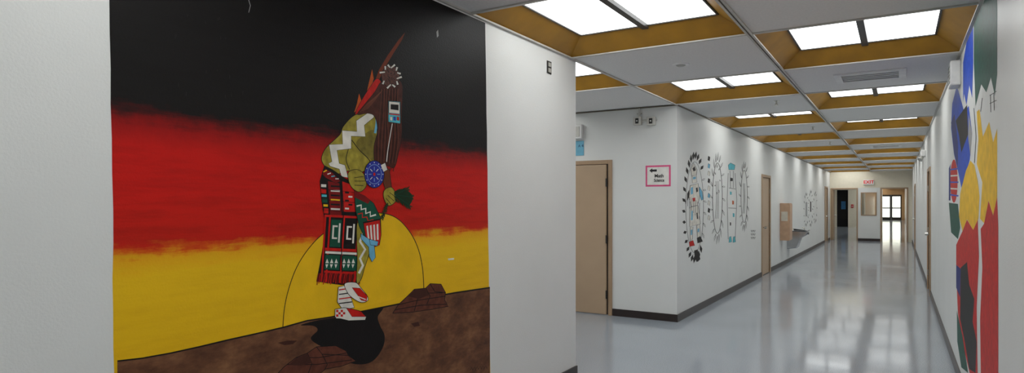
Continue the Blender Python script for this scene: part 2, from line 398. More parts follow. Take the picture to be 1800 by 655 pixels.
# ---------------- BIG MURAL ----------------
def muralmat():
    m=bpy.data.materials.new('mural_bands'); m.use_nodes=True
    nt=m.node_tree; N=nt.nodes; L=nt.links; b=N['Principled BSDF']
    b.inputs['Roughness'].default_value=0.5; b.inputs['Specular IOR Level'].default_value=0.22
    geo=N.new('ShaderNodeNewGeometry')
    mp=N.new('ShaderNodeMapping'); mp.inputs['Scale'].default_value=(1,1.6,14); L.new(geo.outputs['Position'],mp.inputs['Vector'])
    n1=N.new('ShaderNodeTexNoise'); n1.inputs['Scale'].default_value=2.2; n1.inputs['Detail'].default_value=8; n1.inputs['Roughness'].default_value=0.65
    L.new(mp.outputs[0],n1.inputs['Vector'])
    n0=N.new('ShaderNodeTexNoise'); n0.inputs['Scale'].default_value=9; n0.inputs['Detail'].default_value=9; n0.inputs['Roughness'].default_value=0.7
    L.new(geo.outputs['Position'],n0.inputs['Vector'])
    sep=N.new('ShaderNodeSeparateXYZ'); L.new(geo.outputs['Position'],sep.inputs[0])
    def mth(op,a,bv):
        q=N.new('ShaderNodeMath'); q.operation=op
        for i,x in enumerate((a,bv)):
            if isinstance(x,(int,float)): q.inputs[i].default_value=x
            else: L.new(x,q.inputs[i])
        return q.outputs[0]
    a=mth('MULTIPLY',mth('SUBTRACT',n1.outputs['Fac'],0.5),0.14)
    c=mth('MULTIPLY',mth('SUBTRACT',n0.outputs['Fac'],0.5),0.08)
    z=mth('ADD',mth('ADD',sep.outputs['Z'],a),c)
    mr=N.new('ShaderNodeMapRange'); mr.inputs[1].default_value=0.8; mr.inputs[2].default_value=2.8
    L.new(z,mr.inputs[0])
    cr=N.new('ShaderNodeValToRGB'); e=cr.color_ramp
    def P_(zv): return (zv-0.8)/2.0
    stops=[(0.8,(234,184,16)),(1.24,(240,192,22)),(1.31,(234,168,20)),(1.335,(218,96,14)),(1.36,(196,28,10)),(1.55,(206,22,12)),(1.72,(200,18,10)),(1.80,(150,10,8)),(1.845,(72,8,8)),(1.875,(16,13,13)),(2.8,(12,11,12))]
    e.elements[0].position=0; e.elements[0].color=lin(stops[0][1]); e.elements[1].position=1; e.elements[1].color=lin(stops[-1][1])
    for zv,cc in stops[1:-1]:
        q=e.elements.new(P_(zv)); q.color=lin(cc)
    L.new(mr.outputs[0],cr.inputs[0])
    cr2=N.new('ShaderNodeValToRGB'); cr2.color_ramp.elements[0].position=0.3; cr2.color_ramp.elements[0].color=(0.6,0.42,0.42,1); cr2.color_ramp.elements[1].position=0.56; cr2.color_ramp.elements[1].color=(1.0,1.0,1.0,1)
    L.new(n1.outputs['Fac'],cr2.inputs[0])
    mx=N.new('ShaderNodeMix'); mx.data_type='RGBA'; mx.blend_type='MULTIPLY'
    # streaks are strongest in the red band
    sr=N.new('ShaderNodeMapRange'); sr.inputs[1].default_value=1.28; sr.inputs[2].default_value=1.4; sr.inputs[3].default_value=0.16; sr.inputs[4].default_value=0.6
    L.new(sep.outputs['Z'],sr.inputs[0]); L.new(sr.outputs[0],mx.inputs[0])
    L.new(cr.outputs[0],mx.inputs[6]); L.new(cr2.outputs[0],mx.inputs[7]); L.new(mx.outputs[2],b.inputs['Base Color'])
    bp=N.new('ShaderNodeBump'); bp.inputs['Strength'].default_value=0.3; bp.inputs['Distance'].default_value=0.003
    n3=N.new('ShaderNodeTexNoise'); n3.inputs['Scale'].default_value=110; L.new(geo.outputs['Position'],n3.inputs['Vector'])
    L.new(n3.outputs['Fac'],bp.inputs['Height']); L.new(bp.outputs['Normal'],b.inputs['Normal'])
    return m
def groundmat():
    m=bpy.data.materials.new('mural_ground'); m.use_nodes=True
    nt=m.node_tree; N=nt.nodes; L=nt.links; b=N['Principled BSDF']; b.inputs['Roughness'].default_value=0.5; b.inputs['Specular IOR Level'].default_value=0.22
    geo=N.new('ShaderNodeNewGeometry')
    mp=N.new('ShaderNodeMapping'); mp.inputs['Scale'].default_value=(1,2,4); L.new(geo.outputs['Position'],mp.inputs['Vector'])
    n=N.new('ShaderNodeTexNoise'); n.inputs['Scale'].default_value=2.6; n.inputs['Detail'].default_value=9; n.inputs['Roughness'].default_value=0.7
    L.new(mp.outputs[0],n.inputs['Vector'])
    cr=N.new('ShaderNodeValToRGB'); e=cr.color_ramp
    e.elements[0].position=0.3; e.elements[0].color=lin((68,42,30)); e.elements[1].position=0.7; e.elements[1].color=lin((140,98,66))
    q=e.elements.new(0.5); q.color=lin((106,68,46))
    L.new(n.outputs['Fac'],cr.inputs[0]); L.new(cr.outputs[0],b.inputs['Base Color'])
    return m
pl=Paint(lambda u,v: onx(u,v,XL),(1,0,0))
mural=empty('painted_wall_mural',(XL,2.3,0.1),label='large black, red and yellow mural of masked dancer',category='mural')
bg=MB()
ya=onx(193,0,XL).y; ya2=onx(206,640,XL).y; yb=onx(853,40,XL).y; yb2=onx(862,650,XL).y
top=ZC-0.02
x=XL+0.0006
edgeL=[];edgeR=[]
for i in range(21):
    t=i/20; zz=top+(0.25-top)*t
    edgeL.append((x,ya-0.004+(ya2-ya)*t+random.uniform(-.003,.003),zz)); edgeR.append((x,yb+(yb2-yb)*t+random.uniform(-.002,.002),zz))
mm_=muralmat()
for i in range(20): bg.face((edgeL[i],edgeR[i],edgeR[i+1],edgeL[i+1]),mm_)
bg.build('painted_background',parent=mural,label='black, red and yellow brushed bands')
g=MB()
sunp=crom([(497,575),(500,540),(508,505),(522,468),(542,437),(566,412),(600,390),(640,375),(675,375),(700,385),(722,410),(736,440),(743,475),(745,512)],closed=False)
pl.poly(g,sunp,mat('paint_sun',(237,188,20),0.5,var=0.08,scale=7,bump=0.2,bscale=110,spec=0.22))
pl.stroke(g,sunp,1.4,'blk')
g.build('painted_sun',parent=mural,label='yellow half sun with thin black outline')
g=MB(); gm=groundmat()
gtop=[(206,634),(250,629),(300,620),(350,609),(400,597),(450,586),(497,575),(540,563),(580,557),(640,546),(700,534),(745,524),(800,514),(861,505)]
zb=0.25
pts=[pl.proj(u,v) for u,v in gtop]; off=Vector((0.0006+0.00006*4,0,0)); pl.bb.append((200,865,505,720,4))
bot=[Vector((XL,p.y,zb)) for p in pts]
for i in range(len(pts)-1): g.face([q+off for q in (pts[i],pts[i+1],bot[i+1],bot[i])],gm)
pl.stroke(g,gtop,2.6,'blk')
pool=[(528,571),(560,562),(600,556),(645,544),(673,540),(664,556),(668,572),(676,590),(672,612),(655,634),(632,640),(606,634),(585,618),(560,606),(546,594),(558,580),(550,572)]
pl.poly(g,pool,'blk',smooth=True)
pl.poly(g,[(488,602),(505,598),(522,598),(515,604),(500,606)],'rockd'); pl.poly(g,[(722,568),(735,565),(738,572),(728,574)],'rockd')
g.build('painted_ground',parent=mural,label='brown desert ground with black shadow pool')
g=MB()
pl.poly(g,[(690,550),(700,535),(716,520),(728,508),(748,506),(756,498),(775,499),(783,514),(781,526),(788,538),(760,543),(725,548)],'rock',outline=1.2)
for s in ([(700,535),(730,528),(783,520)],[(716,520),(740,515),(778,514)],[(694,544),(740,536),(785,534)],[(748,506),(756,520),(750,534)],[(728,508),(734,524),(728,546)],[(756,499),(764,512),(783,514)]): pl.stroke(g,s,1.3,'blk')
pl.poly(g,[(716,520),(730,509),(747,507),(754,518),(736,525)],'rockd')
g.build('painted_rock_pile',parent=mural,label='stacked reddish brown painted rocks')
g=MB()
pl.poly(g,[(484,660),(498,645),(520,628),(540,620),(556,609),(590,607),(608,616),(612,624),(625,634),(600,643),(572,648),(555,662)],'rock',outline=1.2)
for s in ([(520,628),(560,628),(608,620)],[(505,640),(556,640),(618,632)],[(556,609),(566,622),(612,624)],[(540,620),(548,638),(540,660)],[(566,622),(575,640),(570,650)]): pl.stroke(g,s,1.3,'blk')
pl.poly(g,[(520,629),(540,621),(548,637),(528,642),(507,641)],'rockd')
g.build('painted_rock_pile',parent=mural,label='stacked reddish brown painted rocks')

dn=empty('painted_dancer',onx(620,560,XL),parent=mural,label='masked ceremonial dancer stepping with rattle and branch')
g=MB()
pl.poly(g,[(713,55),(700,70),(681,97),(666,122),(657,146),(640,178),(649,174),(664,146),(676,120),(693,92),(707,70)],'fth',outline=0.8)
pl.poly(g,[(654,120),(657,138),(651,160),(642,172),(648,145)],'org',outline=0.7)
pl.poly(g,[(631,163),(635,176),(633,190),(622,198),(627,182)],'org',outline=0.7)
pl.poly(g,[(662,138),(670,148),(658,172),(640,192),(624,202),(632,182),(648,156)],'red',smooth=True,outline=0.8)
pl.poly(g,[(665,150),(655,172),(636,196),(648,194),(662,172)],'blk')
g.build('painted_feathers',parent=dn,label='tall curved reddish brown headdress feathers')
g=MB()
pl.poly(g,[(656,199),(672,200),(668,232),(660,232)],'sky',outline=0.6)
pl.poly(g,[(603,222),(620,204),(638,198),(653,199),(661,212),(663,240),(660,262),(660,286),(650,296),(632,303),(612,300),(592,306),(576,298),(565,281),(571,262),(588,245),(598,235)],'olv',smooth=True,outline=1.2)
pl.poly(g,[(640,236),(655,228),(661,240),(660,262),(659,282),(648,278),(632,262),(626,250)],'olvd',smooth=True)
pl.poly(g,[(645,199),(656,199),(657,206),(640,220),(642,240),(617,239),(617,261),(592,264),(596,287),(606,290),(612,312),(600,310),(596,297),(580,292),(577,287),(583,284),(578,254),(602,253),(601,229),(627,231),(626,212)],'wht',outline=0.7)
pl.stroke(g,[(618,246),(632,264),(648,280),(656,296)],1.4,'blk',smooth=True)
pl.stroke(g,[(612,262),(608,280),(614,298)],1.2,'blk',smooth=True)
pl.stroke(g,[(659,196),(662,212),(659,234)],4,'sky',smooth=True)
g.build('painted_cape',parent=dn,label='olive body with white zigzag band')
g=MB()
hairp=[(672,142),(658,162),(640,184),(628,201),(647,199),(659,206),(663,230),(657,258),(659,287),(672,293),(682,291),(693,294),(700,269),(706,238),(706,208),(707,176),(707,150),(698,140)]
pl.poly(g,hairp,'hair',smooth=True,outline=0.8)
for i in range(14):
    x0=670+i*2.4
    pl.stroke(g,[(x0-2,156),(x0-4+random.uniform(-2,2),200),(x0-8+i*0.5,245),(x0-8+random.uniform(-1,1),288)],0.8,'hairl' if i%2 else 'blk',smooth=True)
for i in range(6):
    pl.stroke(g,[(672-i*2,158+i*2),(660-i*3.4,174+i*2),(645-i*2.6,192+i)],0.8,'hairl',smooth=True)
for i in range(11):
    pl.stroke(g,[(661+i*3.1,286),(660+i*3.1+random.uniform(-1,1),298+random.uniform(-3,4))],1.3,'hair')
g.build('painted_hair',parent=dn,label='long dark brown hair')
g=MB()
pl.ell(g,686,134,16,19,mat('paint_crown',(96,60,52),0.5,var=0.5,scale=60,spec=0.2),outline=0.8)
for i in range(34):
    a=random.uniform(0,6.28); r=random.uniform(2,13)
    cx,cy=686+r*math.cos(a),134+r*1.15*math.sin(a)
    pl.stroke(g,[(cx,cy),(cx+random.uniform(-3,3),cy+random.uniform(-4,4))],0.9,random.choice(['blk','blk','hairl']))
for i,a in enumerate((-2.75,-2.2,-1.75,-1.3,-0.8,-0.3,0.15,0.7,1.2,1.75,2.5)):
    cx,cy=686+15.5*math.cos(a),134+18*math.sin(a)
    a2=a+(0.6 if i%2 else -0.5); ux,uy=math.cos(a2),math.sin(a2)
    l=3.4 if i%3 else 4.8
    pl.poly(g,[(cx-ux*l-uy*1.3,cy-uy*l+ux*1.3),(cx+ux*l-uy*1.9,cy+uy*l+ux*1.9),(cx+ux*l+uy*1.9,cy+uy*l-ux*1.9),(cx-ux*l+uy*1.3,cy-uy*l-ux*1.3)],'wht',outline=0.6)
g.build('painted_crown',parent=dn,label='round brown crown with white feather tips')
g=MB()
pl.poly(g,[(682,177),(703,179),(703,217),(682,214)],'turq',outline=0.8)
pl.poly(g,[(683,178),(702,180),(702,200),(683,198)],'wht',outline=0.7)
pl.poly(g,[(686,183),(700,184),(700,194),(686,192)],'blk')
pl.poly(g,[(683,199),(702,201),(702,203),(683,201)],'red')
for i in range(3): pl.poly(g,[(685+i*6,205),(689+i*6,205.5),(689+i*6,212),(685+i*6,211)],('wht','royal','red')[i],outline=0.4)
pl.stroke(g,[(689,217),(685,240),(681,265),(679,284)],1.4,'wht',smooth=True)
g.build('painted_mask',parent=dn,label='turquoise and white mask with black eye bar')
g=MB()
base=[(570,291),(584,298),(604,312),(622,322),(624,345),(630,380),(627,420),(628,455),(632,498),(600,500),(556,494),(562,465),(568,430),(572,395),(565,352),(562,318)]
pl.poly(g,base,'blk',outline=1)
def Q(x0,y0,x1,y1,c,sk=0.06,o=0.0):
    f=lambda x,y:(x-(y-400)*sk,y+(x-595)*0.05)
    pl.poly(g,[f(x0,y0),f(x1,y0),f(x1,y1),f(x0,y1)],c,outline=o)
pl.poly(g,[(600,318),(622,326),(624,372),(602,372)],'red')
pl.poly(g,[(576,318),(596,322),(600,378),(580,378)],'dred')
pl.poly(g,[(571,296),(584,303),(598,318),(590,322),(572,312),(566,306)],'dred',outline=0.6)
for i in range(4): pl.stroke(g,[(568+i*7,302+i*4),(574+i*7,299+i*5)],1.8,('yel','wht','turq','wht')[i])
Q(564,325,573,330,'wht',0); Q(564,333,573,341,'red',0); Q(565,343,574,347,'turq',0);Q(566,350,575,357,'grn',0);Q(568,360,576,364,'yel',0);Q(569,367,577,376,'red',0)
for i in range(6): Q(581,326+i*8,597,329+i*8,('blk','wht','blk','yel','blk','wht')[i],0.0)
for i in range(5): Q(606+(i%2)*6,336+i*7,613+(i%2)*6,339+i*7,('blk','wht','blk','blk','wht')[i],0)
Q(571,378,631,382,'red')
for x in (569,577,602,627): Q(x,378,x+3,496,'red')
Q(581,386,600,434,'grn',o=0.6); Q(606,386,626,434,'blk',o=0.6)
for x in (584,609):
    Q(x,396,x+3,420,'wht'); Q(x,396,x+9,399,'wht'); Q(x,417,x+9,420,'wht')
for x in (595,620): Q(x,392,x+3,426,'wht')
Q(573,436,630,441,'red'); Q(574,442,630,446,'wht')
Q(574,448,600,474,'grn',o=0.6); Q(604,448,630,474,'grn',o=0.6)
for bx in (577,607):
    for i in range(3):
        xx=bx+i*8-3.5
        pl.poly(g,[(xx-2,462),(xx+4,462),(xx+1,454)],'wht'); pl.poly(g,[(xx-2,464),(xx+3,464),(xx,471)],'wht')
Q(574,476,634,480,'red')
for i in range(26):
    xx=557+i*2.9
    pl.stroke(g,[(xx+3,480),(xx+1,488),(xx+random.uniform(-1,1),497+random.uniform(-3,4))],1.5,'red' if i%3 else 'dred')
for y in (332,350,368): pl.stroke(g,[(566,y),(624,y+6)],0.8,'blk')
pl.stroke(g,[(600,314),(602,350),(603,378),(600,430),(601,478)],1.6,'blk',smooth=True)
g.build('painted_sash',parent=dn,label='long patterned black, red and green hanging textile')
g=MB()
pl.poly(g,[(627,392),(645,396),(652,418),(648,445),(640,470),(634,490),(626,496),(627,450)],'olv',smooth=True,outline=1)
pl.stroke(g,[(638,408),(632,424),(641,438),(632,454),(637,466),(630,480)],4,'wht')
g.build('painted_leg',parent=dn,label='olive leg with white zigzag')
g=MB()
pl.poly(g,[(622,336),(640,344),(656,357),(668,382),(669,412),(666,430),(654,435),(643,424),(630,396),(624,368)],'grn',outline=1)
pl.poly(g,[(622,336),(640,344),(650,352),(646,358),(630,350),(622,346)],'dred')
pl.stroke(g,[(626,362),(634,360),(634,368),(642,366),(642,375),(650,372),(650,380),(660,377)],3,'wht')
pl.stroke(g,[(628,376),(636,374),(636,382),(644,381),(646,388),(656,386)],2.2,'red')
pl.poly(g,[(638,392),(667,386),(669,412),(666,430),(654,435),(643,424)],'red',outline=1)
for i in range(4): pl.poly(g,[(643+i*6,397-i),(646+i*6,396-i),(649+i*5.2,424-i),(646+i*5.2,424-i)],'wht')
pl.stroke(g,[(637,391),(668,385)],2.4,'blk')
g.build('painted_kilt',parent=dn,label='green, white and red patterned kilt')
g=MB()
pl.poly(g,[(633,410),(648,420),(657,432),(659,452),(653,460),(648,450),(647,434),(634,420)],'sky',outline=0.8)
pl.poly(g,[(648,420),(664,424),(662,432),(650,430)],'sky',outline=0.8)
g.build('painted_ribbon',parent=dn,label='sky blue knee ribbon')
g=MB()
pl.poly(g,[(668,288),(684,298),(688,330),(677,334),(671,312)],'brn',outline=0.9)
pl.poly(g,[(675,334),(688,329),(697,345),(693,356),(682,361),(674,348)],'olv',smooth=True,outline=1)
for s in ([(684,338),(695,346)],[(681,343),(692,353)],[(678,348),(687,359)]): pl.stroke(g,s,1,'blk')
g.build('painted_arm',parent=dn,label='brown forearm with olive hand')
g=MB()
pl.poly(g,[(612,302),(628,298),(640,308),(643,326),(632,337),(619,331),(612,318)],'olv',smooth=True,outline=1)
for s in ([(622,312),(638,310)],[(622,318),(641,318)],[(622,325),(638,326)]): pl.stroke(g,s,1,'blk')
g.build('painted_arm',parent=dn,label='olive hand gripping rattle')
g=MB()
pl.ell(g,657,306,17.5,24,'blue',outline=1)
n=24
pl.stroke(g,[(657+12.5*math.cos(2*math.pi*i/n),306+17*math.sin(2*math.pi*i/n)) for i in range(n+1)],1.0,'lblue')
for i in range(8):
    a=math.pi*i/4
    pl.stroke(g,[(657+5*math.cos(a),306+7*math.sin(a)),(657+10*math.cos(a),306+13*math.sin(a))],1.2,'wht' if i%2 else 'lblue')
for i in range(12):
    a=math.pi*i/6; pl.ell(g,657+15*math.cos(a),306+20.5*math.sin(a),0.8,1.1,'wht',8)
pl.ell(g,657,306,2,3,'red',12)
pl.poly(g,[(668,290),(676,286),(680,298),(673,302)],'wht',outline=0.6)
g.build('painted_rattle',parent=dn,label='round blue rattle with white markings')
g=MB()
def sprig(x0,y0,x1,y1,n,l,c):
    pl.stroke(g,[(x0,y0),(x1,y1)],1.6,c)
    a0=math.atan2(y1-y0,x1-x0)
    for i in range(n):
        t=(i+0.5)/n; bx,by=x0+(x1-x0)*t,y0+(y1-y0)*t
        for sg in (-1,1):
            a=a0+sg*random.uniform(0.5,0.9); ll=l*(1-0.3*t)*random.uniform(0.8,1.2)
            ex,ey=bx+ll*math.cos(a),by+ll*math.sin(a); nx,ny=-math.sin(a)*1.1,math.cos(a)*1.1
            pl.poly(g,[(bx,by),((bx+ex)/2+nx,(by+ey)/2+ny),(ex,ey),((bx+ex)/2-nx,(by+ey)/2-ny)],c)
pl.poly(g,[(692,338),(708,332),(722,340),(724,352),(716,362),(704,354)],'dgrn',smooth=True)
sprig(692,342,724,346,12,10,'dgrn'); sprig(692,340,717,331,9,9,'dgrn'); sprig(692,345,720,364,11,9,'dgrn')
sprig(681,356,670,384,9,7,'dgrn')
for (ex_,ey_) in ((724,346),(717,331),(720,362)): pl.stroke(g,[(693,342),(ex_,ey_)],0.7,'grn')
g.build('painted_branch',parent=dn,label='dark green evergreen sprig')
g=MB()
pl.poly(g,[(594,504),(611,500),(616,522),(622,540),(602,544),(592,530)],'wht',outline=1)
for i in range(4): pl.stroke(g,[(595,509+i*8),(615+i,506+i*8)],2,'red' if i%2==0 else 'blk')
pl.poly(g,[(605,498),(624,496),(634,506),(645,520),(645,528),(634,531),(620,524),(610,514)],'wht',smooth=True,outline=1)
pl.poly(g,[(618,505),(632,506),(645,520),(643,529),(634,527)],'red',outline=0.6)
pl.stroke(g,[(609,505),(622,518),(642,526)],1.8,'wht')
pl.poly(g,[(588,543),(604,540),(616,542),(632,546),(643,556),(641,562),(612,563),(588,557)],'wht',outline=1)
pl.poly(g,[(608,541),(620,543),(634,547),(642,556),(618,556)],'red',outline=0.6)
for i in range(4):
    for j in range(3):
        if (i+j)%2==0: pl.poly(g,[(590+i*4,544+j*4),(594+i*4,544+j*4),(594+i*4,548+j*4),(590+i*4,548+j*4)],'red')
pl.stroke(g,[(590,558),(615,559),(641,559)],1.5,'wht')
g.build('painted_moccasins',parent=dn,label='white and red moccasins')
g=MB()
pl.poly(g,[(787,454),(798,453),(798,456),(788,457)],'wht'); pl.poly(g,[(767,56),(770,52),(771,63),(768,66)],'gry'); pl.stroke(g,[(437,0),(440,10),(437,22)],1,'gry')
for i in range(6): pl.stroke(g,[(826+i*5,650-i*0.7),(829+i*5,645-i*0.7),(831+i*5,651-i*0.7)],0.7,'blk')
for i in range(16):
    xx=random.uniform(300,430); yy=random.uniform(20,170); pl.stroke(g,[(xx,yy),(xx+random.uniform(-1,1),yy+random.uniform(3,9))],0.5,mat('paint_faint',(52,50,50),0.6,spec=0.2))
g.build('painted_scuffs',parent=mural,label='small white scuff marks and scribbled signature')

# ---------------- CORRIDOR LEFT WALL PAINTINGS ----------------
def feather_ring(g,cx,cy,rx,ry,n,fl,fw,c='blk',thin=False,a0=0,a1=2*math.pi):
    for i in range(n):
        a=a0+(a1-a0)*i/n
        bx,by=cx+rx*math.cos(a),cy+ry*math.sin(a)
        k=ry/rx*0.45
        tx,ty=bx+fl*math.cos(a+0.35),by+fl*k*math.sin(a+0.35)
        mx_,my=(bx+tx)/2,(by+ty)/2
        dx,dy=tx-bx,ty-by; q=math.hypot(dx,dy); nx,ny=-dy/q*fw,dx/q*fw*1.3
        if thin: pl.stroke(g,[(bx,by),(mx_+nx,my+ny),(tx,ty),(mx_-nx,my-ny),(bx,by)],0.6,c)
        else: pl.poly(g,[(bx,by),(mx_+nx,my+ny),(tx,ty),(mx_-nx,my-ny)],c)
def oring(g,cx,cy,rx,ry,w,c):
    pl.stroke(g,[(cx+rx*math.cos(2*math.pi*i/36),cy+ry*math.sin(2*math.pi*i/36)) for i in range(37)],w,c)
pl.bb=[]
wp=empty('feathered_dancer_painting',onx(1222,460,XL),label='blue, red and black dancer ringed by black feathers on wall',category='wall painting')
g=MB(); feather_ring(g,1221,364,16,84,22,6.5,2.4,a0=0.9,a1=5.6); oring(g,1221,364,15.5,80,0.6,'blk')
feather_ring(g,1221,364,16,84,6,5,1.1,thin=True,a0=-0.6,a1=0.8)
pl.poly(g,[(1220,440),(1226,438),(1231,455),(1226,460),(1221,452)],'blk'); g.build('feather_ring',parent=wp)
g=MB()
P_=lambda pts,c,o=0.5: pl.poly(g,pts,c,outline=o)
P_([(1214,298),(1219,286),(1225,298),(1224,308),(1216,310)],'wht',0.8); P_([(1217,296),(1221,292),(1223,299),(1219,301)],'blk',0); P_([(1216,309),(1224,307),(1225,320),(1217,322)],'wht'); P_([(1218,311),(1223,310),(1223,314),(1218,315)],'sky',0)
P_([(1213,326),(1227,322),(1230,345),(1226,360),(1215,363),(1211,346)],'wht',0.7)
P_([(1214,330),(1218,328),(1218,340),(1214,342)],'sky',0); P_([(1223,330),(1226,329),(1227,336),(1224,338)],'blk',0); P_([(1217,348),(1222,347),(1222,353),(1218,354)],'red',0)
P_([(1213,364),(1227,361),(1231,393),(1212,398)],'wht',0.7); P_([(1215,370),(1217.5,370),(1217.5,386),(1214.5,387)],'sky',0); P_([(1224,374),(1226,373),(1227,384),(1225,385)],'blk',0)
P_([(1213,399),(1218,398),(1217,420),(1213,424)],'wht',0.6); P_([(1214,404),(1217,403),(1216.5,412),(1214,413)],'sky',0); P_([(1224,396),(1230,394),(1231,414),(1226,418)],'wht',0.6); P_([(1226,402),(1229,401),(1229,407),(1226,408)],'sky',0)
P_([(1211,425),(1218,422),(1221,431),(1212,433)],'red'); P_([(1225,418),(1231,415),(1235,424),(1226,427)],'blk')
P_([(1229,328),(1234,336),(1236,350),(1233,352),(1229,340)],'sky'); P_([(1208,340),(1211,334),(1211,346),(1208,352)],'blk')
for i in range(8): pl.stroke(g,[(1206+i*3.4,342+i*2),(1205+i*3.4,358+i*4)],0.6,'blk')
g.build('painted_figure',parent=wp)
g=MB()
for i in range(9):
    y=274+i*13; pl.poly(g,[(1245,y),(1248,y+2),(1247.2,y+9),(1244,y+7)],('blk','sky','wht','blk','wht','sky','wht','blk','wht')[i],outline=0.5)
g.build('feather_staff',parent=wp)
wp=empty('ink_ring_painting',onx(1262,430,XL),label='oval ring of outlined feathers in black line on wall',category='wall painting',group='ink feather ring paintings')
g=MB(); feather_ring(g,1261,348,9,66,20,5.0,1.0,thin=True); oring(g,1261,348,8.5,62,0.9,'blk')
feather_ring(g,1261,316,3.5,22,7,2.2,0.7,thin=True)
for i in range(3): pl.stroke(g,[(1258+i*2.4,318),(1259+i*2,350),(1257+i*2.6,384)],0.5,'blk',smooth=True)
g.build('feather_ring',parent=wp)
wp=empty('turquoise_dancer_painting',onx(1285,428,XL),label='narrow turquoise and black dancer outline painted on wall',category='wall painting')
g=MB()
pl.poly(g,[(1280,290),(1284,286),(1292,290),(1291,298),(1281,298)],'turq',outline=0.6)
for s in ([(1280,304),(1278,350),(1280,420)],[(1292,304),(1295,350),(1292,424)],[(1281,330),(1293,332)],[(1280,365),(1294,366)],[(1283,300),(1284,330)],[(1289,300),(1289,330)]): pl.stroke(g,s,0.7,'blk')
for (a,b,c,xa,xb) in ((312,318,'blk',1284,1288),(336,342,'turq',1283,1286),(352,359,'org',1287,1290),(374,381,'turq',1288,1291),(390,396,'blk',1283,1285)): pl.poly(g,[(xa,a),(xb,a+1),(xb,b),(xa,b)],c)
for (a,b) in ((1282,1285),(1289,1292)): pl.poly(g,[(a,416),(b,415),(b+1,425),(a-1,426)],'turq',outline=0.5)
g.build('painted_figure',parent=wp)
wp=empty('ink_ring_painting',onx(1308,400,XL),label='smaller oval ring of outlined feathers in black line on wall',category='wall painting',group='ink feather ring paintings')
g=MB(); feather_ring(g,1308,345,6,50,18,3.6,0.8,thin=True); oring(g,1308,345,5.5,46,0.8,'blk')
for i in range(3): pl.stroke(g,[(1306+i*1.7,322),(1307+i*1.3,350),(1305+i*1.8,375)],0.5,'blk',smooth=True)
g.build('feather_ring',parent=wp)
g=MB()
for r_ in range(3):
    for i in range(3): pl.stroke(g,[(1320+i*2.6,404+r_*6),(1321.2+i*2.6,408+r_*6),(1322.2+i*2.6,404+r_*6)],0.8,'blk')
g.build('painted_signature',label='tiny black scribbled signature on white wall',category='signature')
wp=empty('ink_ring_painting',onx(1420,395,XL),label='small oval cluster of black ink figures on wall',category='wall painting',group='ink feather ring paintings')
g=MB(); feather_ring(g,1417,368,3,24,14,2.0,0.5); feather_ring(g,1425,366,2.6,26,14,1.8,0.5); feather_ring(g,1433,364,2.2,22,12,1.6,0.5)
pl.poly(g,[(1416,355),(1419,355),(1419,380),(1416,380)],'gry'); pl.poly(g,[(1424,354),(1426,354),(1426,372),(1424,372)],'blk')
g.build('feather_ring',parent=wp)

# ---------------- RIGHT WALL MURAL ----------------
def prr(u,v):
    p=onx(u,v,XR)
    p.z=min(max(p.z,0.1),ZC-0.02); return p
pl=Paint(prr,(-1,0,0))
wp=empty('abstract_wall_mural',onx(1720,640,XR),label='jagged green, blue, yellow and red abstract mural on wall',category='mural')
g=MB()
pl.poly(g,[(1712,40),(1722,-10),(1735,-60),(1753,-70),(1753,130),(1749,168),(1742,136),(1734,162),(1725,148),(1715,186),(1712,110)],'teal')
pl.poly(g,[(1693,110),(1699,72),(1711,36),(1711,110),(1709,172),(1704,150),(1699,185),(1695,165),(1693,180)],'royal')
g.build('painted_sky',parent=wp,label='dark green and blue jagged patches')
g=MB()
pl.poly(g,[(1674,182),(1682,150),(1690,178),(1695,196),(1703,186),(1709,235),(1705,280),(1700,298),(1690,330),(1684,300),(1677,270),(1672,225)],'royal')
pl.poly(g,[(1680,212),(1700,184),(1702,236),(1690,268),(1686,238)],'blk')
pl.poly(g,[(1672,215),(1678,200),(1684,250),(1684,296),(1677,268)],'navy')
pl.poly(g,[(1703,200),(1709,235),(1706,275),(1702,240)],'gry')
pl.ell(g,1677,318,6.5,38,'red')
for i in range(5): pl.stroke(g,[(1670,298+i*11),(1685,296+i*12)],2.6,'wht' if i%2 else 'royal')
pl.poly(g,[(1668,356),(1684,358),(1688,400),(1684,420),(1672,408)],'teal'); pl.poly(g,[(1668,296),(1671,288),(1671,352),(1668,352)],'navy')
g.build('painted_emblem',parent=wp,label='blue, black, red and striped patches')
g=MB()
pl.poly(g,[(1717,196),(1722,192),(1728,240),(1739,214),(1746,250),(1753,226),(1753,345),(1746,378),(1738,352),(1730,392),(1723,384),(1727,320),(1717,288),(1720,245)],'yel')
pl.poly(g,[(1688,340),(1698,300),(1706,282),(1713,290),(1719,318),(1722,345),(1720,384),(1711,404),(1700,385),(1692,406),(1686,380)],'yel')
g.build('painted_yellow_band',parent=wp)
g=MB()
pl.poly(g,[(1724,402),(1730,393),(1738,353),(1746,379),(1753,346),(1755,400),(1755,700),(1725,700),(1723,560),(1727,470)],'red')
pl.poly(g,[(1681,430),(1692,406),(1700,386),(1711,404),(1719,386),(1721,450),(1717,540),(1719,670),(1706,660),(1694,610),(1684,550),(1681,480)],'red')
pl.poly(g,[(1689,470),(1700,460),(1704,500),(1713,525),(1710,565),(1717,600),(1715,655),(1704,648),(1696,600),(1688,560)],'blk')
pl.poly(g,[(1681,465),(1689,472),(1688,522),(1681,505)],'navy')
pl.poly(g,[(1682,545),(1692,590),(1702,655),(1690,645),(1683,600)],'teal')
g.build('painted_red_band',parent=wp)
g=MB()
pl.stroke(g,[(1712,190),(1716,240),(1713,286)],1.0,'blk')
for s in ([(1740,168),(1752,160)],[(1740,182),(1752,176)],[(1741,166),(1742,197)],[(1747,163),(1748,194)],[(1727,172),(1724,196)]): pl.stroke(g,s,1.0,'blk')
g.build('painted_line_work',parent=wp)

